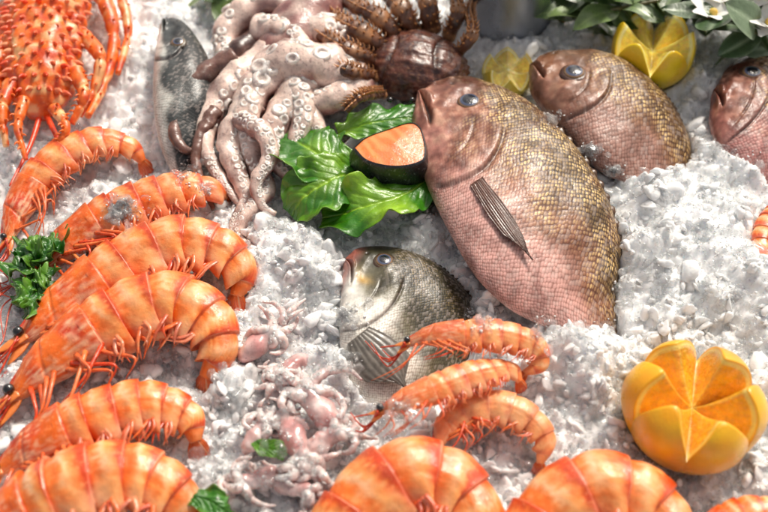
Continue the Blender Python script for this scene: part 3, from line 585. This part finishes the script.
# ---------------- metal bucket, plants
b=P(508,52,0.0); s=SC(508,40); g=Geo(); n=30;m=64; th=np.linspace(0,2*np.pi,m,endpoint=False)
b=b+np.array([0,52*s*.9,0]); rows=[]
for z,k in [(0,.82),(.004,.84),(.05,.90),(.10,.94),(.104,.97),(.112,.97),(.116,.95),(.17,1),(.176,1.04),(.182,1.04),(.184,1.0),(.17,.97),(.02,.82)]:
    rows.append(b+np.stack([np.cos(th)*k*54*s,np.sin(th)*k*54*s,z+0*th],-1))
g.add(np.array(rows),gridf(len(rows),m),lin(180,184,190)); obj("metal_bucket",g,M_metal,label="grey metal bucket standing behind the ice",cat="bucket")
def plant(label,stems,leafn,L,dark,light,seed,flower=False,name="leafy_branch",cat="plant",wl=.3):
    rs=np.random.default_rng(seed); o=empty(name,P(*stems[0][0]),label,cat); g=Geo(); lg=Geo(); ends=[]
    for stn in stems:
        W=[P(*p) for p in stn]; C,_,T,_,_=tube(g,W,np.linspace(.004,.002,len(W)),30,8,lin(110,104,60)); ends+=[C[-1],C[15]+Z*.02]
        for k in range(leafn):
            i=int(rs.uniform(2,29)); p=C[i]; d=nrm(T[i]*.3+rs.normal(size=3)*np.array([.9,.6,.35])+Z*.1); ll=L*rs.uniform(.7,1.3); w=ll*wl*rs.uniform(.7,1.3)
            sd=nrm(np.cross(d,Z+rs.normal(size=3)*.35)); up=np.cross(sd,d); us=np.linspace(0,1,16)[:,None]; vs=np.linspace(-1,1,9)[None]
            v=p+d*(us*ll)[...,None]+sd*(w*np.sin(np.pi*us**.85)**.7*vs)[...,None]+up*(-.35*ll*us**2+.15*w*np.abs(vs)+.05*ll*np.sin(us*6+k))[...,None]
            c=mix(np.broadcast_to(dark,v.shape),light,np.clip(rs.uniform(0,.7)+.6*(np.abs(vs)<.12)+.3*(np.abs(vs)>.85)+0*us,0,1)); lg.add(v,gridf(16,9,False),c)
    obj("stem",g,M_leaf,o); q=obj("foliage",lg,M_leaf,o); q["kind"]="stuff"
    if flower:
        for e in ends:
            f=Geo()
            for k in range(12):
                a=2*math.pi*k/6+(.5 if k>5 else 0); d=np.array([math.cos(a),math.sin(a)*.8,.4+.5*(k>5)]); us=np.linspace(0,1,10)[:,None]; vs=np.linspace(-1,1,7)[None]; sd=nrm(np.cross(d,Z)); up=np.cross(sd,nrm(d))
                v=e+d*(us*.028)[...,None]+sd*(.011*np.sin(np.pi*us**.7*.95)*vs)[...,None]+up*(-.01*us**2)[...,None]; f.add(v,gridf(10,7,False),lin(240,238,232))
            ball(f,e+Z*.006,.006,lin(225,190,90),n=8,m=10); obj("flower",f,M_petal,o)
GD=lin(42,74,28); GL=lin(128,150,90)
plant("green leafy branch with soft leaves beside a lemon",[[(556,22,.02),(585,15,.06),(620,8,.08),(660,0,.09)],[(570,10,.02),(590,0,.06),(615,-10,.09)]],17,.055,GD,GL,1)
plant("grey green leafy branch with white flowers behind the fish",[[(790,60,.02),(770,42,.07),(745,28,.10),(712,16,.10)],[(780,20,.02),(755,5,.08),(725,2,.10)],[(800,30,.03),(778,12,.09),(765,-4,.12)]],14,.06,GD,lin(160,178,146),2,True)
plant("small leafy sprig behind the octopus",[[(214,-14,.02),(235,-8,.05),(262,-6,.06),(290,0,.06)]],12,.045,lin(58,88,30),lin(130,150,80),3)
plant("green leaves around the metal bucket",[[(640,-10,.02),(670,-8,.06),(700,0,.08)],[(690,-20,.02),(700,-8,.06),(740,-12,.08)]],20,.06,lin(32,60,24),lin(110,132,80),4)

# ---------------- ice
vall=[];fall=[];off=0
for v,f in ALL:
    vall.append(v); fall+= [tuple(i+off for i in q) for q in f]; off+=len(v)
bvh=BVHTree.FromPolygons(np.concatenate(vall).tolist(),fall)
def under(x,y):
    h=bvh.ray_cast(Vector((x,y,-.15)),Vector((0,0,1))); return h[0].z if h[0] is not None else None
mounds=[(690,250,.035,80),(730,170,.03,50),(640,200,.02,40),(560,45,.02,50),(300,262,.022,50),(580,400,.03,45),(225,400,.02,30),(600,365,.03,34),(700,100,.03,30),(130,60,.015,50),(270,260,.01,40),(660,320,.02,40),(228,350,.02,30),(510,440,.015,30),(330,330,.02,26),(560,370,.03,26),(560,120,.03,24),(600,150,.02,24),(740,300,.025,40),(640,270,.02,30),(430,235,.02,26),(760,400,.02,30),(620,470,.015,26),(285,430,.018,26),(345,370,.02,18)]
mw=[(P(x,y),h,r*SC(x,y)) for x,y,h,r in mounds]
def iceh(x,y):
    z=-.002+.011*noise.noise(Vector((x*11,y*11,1)))+.016*noise.noise(Vector((x*30,y*30,5)))+.010*abs(noise.noise(Vector((x*70,y*70,9))))+.004*noise.noise(Vector((x*160,y*160,2)))
    for p,h,r in mw:
        d=((x-p[0])**2+(y-p[1])**2)/(r*r)
        if d<6: z+=h*math.exp(-d*1.2)
    return z+.012
xs=np.concatenate([np.linspace(-3,-.8,12)[:-1],np.linspace(-.8,.8,560),np.linspace(.8,3,12)[1:]]); ys=np.concatenate([np.linspace(-1.5,-.55,8)[:-1],np.linspace(-.55,1.0,540),np.linspace(1.0,4,14)[1:]])
V=[];
for y in ys:
    for x in xs:
        z=iceh(x,y); t=under(x,y) if abs(x)<.8 else None
        if t is not None: z=min(z,max(t-.004,-.01))
        V.append((x,y,z+rng.uniform(-.0008,.0008)))
def icemat(name,trans,sss,rough,colr,bs=260,bst=.5,clear=0,coat=.5,lo=.94):
    m=bpy.data.materials.new(name); m.use_nodes=True; N=m.node_tree.nodes; L=m.node_tree.links; b=N['Principled BSDF']
    tc=N.new('ShaderNodeTexCoord'); n=N.new('ShaderNodeTexNoise'); n.inputs['Scale'].default_value=25; n.inputs['Detail'].default_value=6; L.new(tc.outputs['Object'],n.inputs['Vector'])
    r=N.new('ShaderNodeValToRGB'); r.color_ramp.elements[0].position=.3; r.color_ramp.elements[0].color=(colr[0]*lo,colr[1]*(lo+.015),colr[2]*(lo+.03),1); r.color_ramp.elements[1].position=.6; r.color_ramp.elements[1].color=(*colr,1)
    L.new(n.outputs['Fac'],r.inputs[0]); L.new(r.outputs[0],b.inputs['Base Color'])
    n2=N.new('ShaderNodeTexNoise'); n2.inputs['Scale'].default_value=bs; n2.inputs['Detail'].default_value=4; L.new(tc.outputs['Object'],n2.inputs['Vector'])
    bu=N.new('ShaderNodeBump'); bu.inputs['Strength'].default_value=bst; bu.inputs['Distance'].default_value=.0015; L.new(n2.outputs['Fac'],bu.inputs['Height']); L.new(bu.outputs[0],b.inputs['Normal'])
    b.inputs['Roughness'].default_value=rough; b.inputs['IOR'].default_value=1.31; b.inputs['Transmission Weight'].default_value=trans
    b.inputs['Subsurface Weight'].default_value=sss; b.inputs['Subsurface Radius'].default_value=(.010,.012,.014); b.inputs['Subsurface Scale'].default_value=1
    b.inputs['Coat Weight'].default_value=coat; b.inputs['Coat Roughness'].default_value=.03; b.inputs['Coat IOR'].default_value=1.5
    if clear:
        tr=N.new('ShaderNodeBsdfTransparent'); tr.inputs[0].default_value=(.995,.998,1,1); mxs=N.new('ShaderNodeMixShader')
        lw=N.new('ShaderNodeTexNoise'); lw.inputs['Scale'].default_value=90; L.new(tc.outputs['Object'],lw.inputs['Vector']); mr=N.new('ShaderNodeMapRange'); L.new(lw.outputs['Fac'],mr.inputs[0]); mr.inputs[1].default_value=.35; mr.inputs[2].default_value=.65; mr.inputs[3].default_value=clear-.2; mr.inputs[4].default_value=clear+.2; L.new(mr.outputs[0],mxs.inputs[0])
        L.new(b.outputs[0],mxs.inputs[1]); L.new(tr.outputs[0],mxs.inputs[2]); L.new(mxs.outputs[0],N['Material Output'].inputs['Surface'])
    return m
g=Geo(); g.add(V,gridf(len(ys),len(xs),False),np.array([.8,.8,.8]))
obj("ice",g,icemat("packed_ice",0,.5,.25,(.99,.99,.985),180,.6),kind="structure",label="packed crushed ice covering the display counter")
tmpl=[]; tbig=[]
for k in range(12):
    bm=bmesh.new(); el=np.array([1,rng.uniform(.45,.9),rng.uniform(.25,.6)])
    for i in range(10):
        d=nrm(rng.normal(size=3))*el*rng.uniform(.8,1.1); bm.verts.new(d)
    r=bmesh.ops.convex_hull(bm,input=bm.verts[:]); bmesh.ops.delete(bm,geom=[v for v in bm.verts if not v.link_faces],context='VERTS')
    bm.verts.index_update(); bm.verts.ensure_lookup_table()
    tmpl.append((np.array([v.co[:] for v in bm.verts]),np.array([[v.index for v in f.verts] for f in bm.faces]))); bm.free()
for k in range(16):
    bm=bmesh.new(); bmesh.ops.create_icosphere(bm,subdivisions=3,radius=1); bm.verts.index_update()
    d=nrm(np.array([v.co[:] for v in bm.verts])); fa=np.array([[v.index for v in f.verts] for f in bm.faces]); bm.free()
    pl=nrm(rng.normal(size=(7,3))); of=rng.uniform(.45,1.1,7); q=np.maximum(d@pl.T,0)/of; rr=1/np.maximum((q**20).sum(1)**(1/20),.65)
    v=d*rr[:,None]*np.array([1,rng.uniform(.5,.95),rng.uniform(.3,.65)])*(1+.18*nz(d,2.2,k)[:,None]+.05*nz(d,6,k)[:,None]); tbig.append((v,fa))
Vs=[[],[]];Fs=[[],[]];o_=[0,0]
def rotm():
    q=nrm(rng.normal(size=4)); w,x,y,z=q
    return np.array([[1-2*(y*y+z*z),2*(x*y-z*w),2*(x*z+y*w)],[2*(x*y+z*w),1-2*(x*x+z*z),2*(y*z-x*w)],[2*(x*z-y*w),2*(y*z+x*w),1-2*(x*x+y*y)]])
def chip(p,s,clear=None):
    k=int(rng.random()<(.75 if s>.0038 else .12)) if clear is None else clear
    if s>.0034: v,f=tbig[rng.integers(16)]
    else: v,f=tmpl[rng.integers(12)]
    Vs[k].append((v*s)@rotm()+p); Fs[k].append(f+o_[k]); o_[k]+=len(v)
for i in range(54000):
    px=rng.uniform(-30,800); py=rng.uniform(-50,570)
    if py<150 and rng.random()<.3: continue
    p=P(px,py); x,y=p[0],p[1]
    q=rng.random(); s=rng.uniform(.0012,.003) if q<.68 else (rng.uniform(.003,.006) if q<.92 else rng.uniform(.006,.012))
    z=iceh(x,y)+rng.uniform(-.003,.004)-.1*max(0,s-.004); t=under(x,y)
    if t is not None and t<z+s*.9: continue
    chip(np.array([x,y,z]),s)
for (cx,cy,rad,nn_) in [(122,212,18,170),(345,316,15,130),(342,362,14,120),(352,404,16,90),(400,418,22,60),(300,435,45,90),(262,480,34,60),(285,380,24,40),(598,346,24,300),(545,332,16,80),(735,168,25,90),(642,190,16,90),(678,180,14,60),(556,118,10,30),(590,152,12,50),(612,172,12,50),(480,318,18,90),(622,290,8,40),(205,192,10,20),(185,172,14,40)]:
    for k in range(nn_):
        px=cx+rng.normal()*rad*.5; py=cy+rng.normal()*rad*.4; d=nrm(P(px,py)-CAM); h=bvh.ray_cast(Vector(CAM),Vector(d))
        if h[0] is None: continue
        s=rng.uniform(.0012,.0028) if rng.random()<.6 else rng.uniform(.003,.0075)
        chip(np.array(h[0])+np.array([0,0,rng.uniform(0,.003)]),s,clear=1 if s>.0028 else 0)
o=None
for k,(nm,mt,lb) in enumerate([("crushed_ice",icemat("ice_chips",.0,.45,.12,(.99,.992,.99),coat=.7),"loose white chips of crushed ice scattered over the bed"),("clear_ice_shards",icemat("clear_ice",.8,.0,.06,(1,1,1),120,.35,clear=.62,coat=1.0,lo=.98),"clear wet shards of melting ice on the bed")]):
    V=np.concatenate(Vs[k]); Fc=np.concatenate(Fs[k])
    me=bpy.data.meshes.new(nm); me.vertices.add(len(V)); me.vertices.foreach_set("co",V.ravel()); me.loops.add(Fc.size); me.loops.foreach_set("vertex_index",Fc.ravel().astype(np.int32))
    me.polygons.add(len(Fc)); me.polygons.foreach_set("loop_start",np.arange(0,Fc.size,3,dtype=np.int32)); me.update(calc_edges=True); me.validate()
    me.polygons.foreach_set("use_smooth",[True]*len(me.polygons))
    me.materials.append(mt)
    o=bpy.data.objects.new(nm,me); scn.collection.objects.link(o); o["kind"]="stuff"; o["label"]=lb; o["category"]="ice"

# ---------------- light, camera
w=bpy.data.worlds.new("World"); scn.world=w; w.use_nodes=True; nt=w.node_tree; bg=nt.nodes['Background']
sky=nt.nodes.new('ShaderNodeTexSky'); sky.sky_type='NISHITA'; sky.sun_disc=False; EL=50; AZ=30
sky.sun_elevation=math.radians(EL); sky.sun_rotation=math.radians(AZ); sky.dust_density=4; sky.air_density=1
hs=nt.nodes.new('ShaderNodeHueSaturation'); hs.inputs['Saturation'].default_value=.38; nt.links.new(sky.outputs[0],hs.inputs['Color'])
mu=nt.nodes.new('ShaderNodeMix'); mu.data_type='RGBA'; mu.blend_type='MULTIPLY'; mu.inputs[0].default_value=1; nt.links.new(hs.outputs[0],mu.inputs[6]); mu.inputs[7].default_value=(1,.945,.87,1)
nt.links.new(mu.outputs[2],bg.inputs[0]); bg.inputs[1].default_value=.135
sd=Vector((math.sin(math.radians(AZ))*math.cos(math.radians(EL)),math.cos(math.radians(AZ))*math.cos(math.radians(EL)),math.sin(math.radians(EL))))
l=bpy.data.lights.new("sun",'SUN'); l.energy=3.2; l.angle=math.radians(13); l.color=(1,.935,.83)
lo=bpy.data.objects.new("sun",l); scn.collection.objects.link(lo); lo.rotation_euler=sd.to_track_quat('Z','Y').to_euler()
cam=bpy.data.cameras.new("camera"); co=bpy.data.objects.new("camera",cam); scn.collection.objects.link(co); co.location=CAM
co.rotation_euler=(math.radians(90)-PITCH,0,0); cam.lens=50; cam.sensor_width=36; cam.clip_end=50; cam.clip_start=.01
cam.dof.use_dof=True; cam.dof.focus_distance=float(np.dot(P(480,230,.06)-CAM,F)); cam.dof.aperture_fstop=3.0
scn.camera=co
scn.view_settings.view_transform='Standard'; scn.view_settings.look='None'
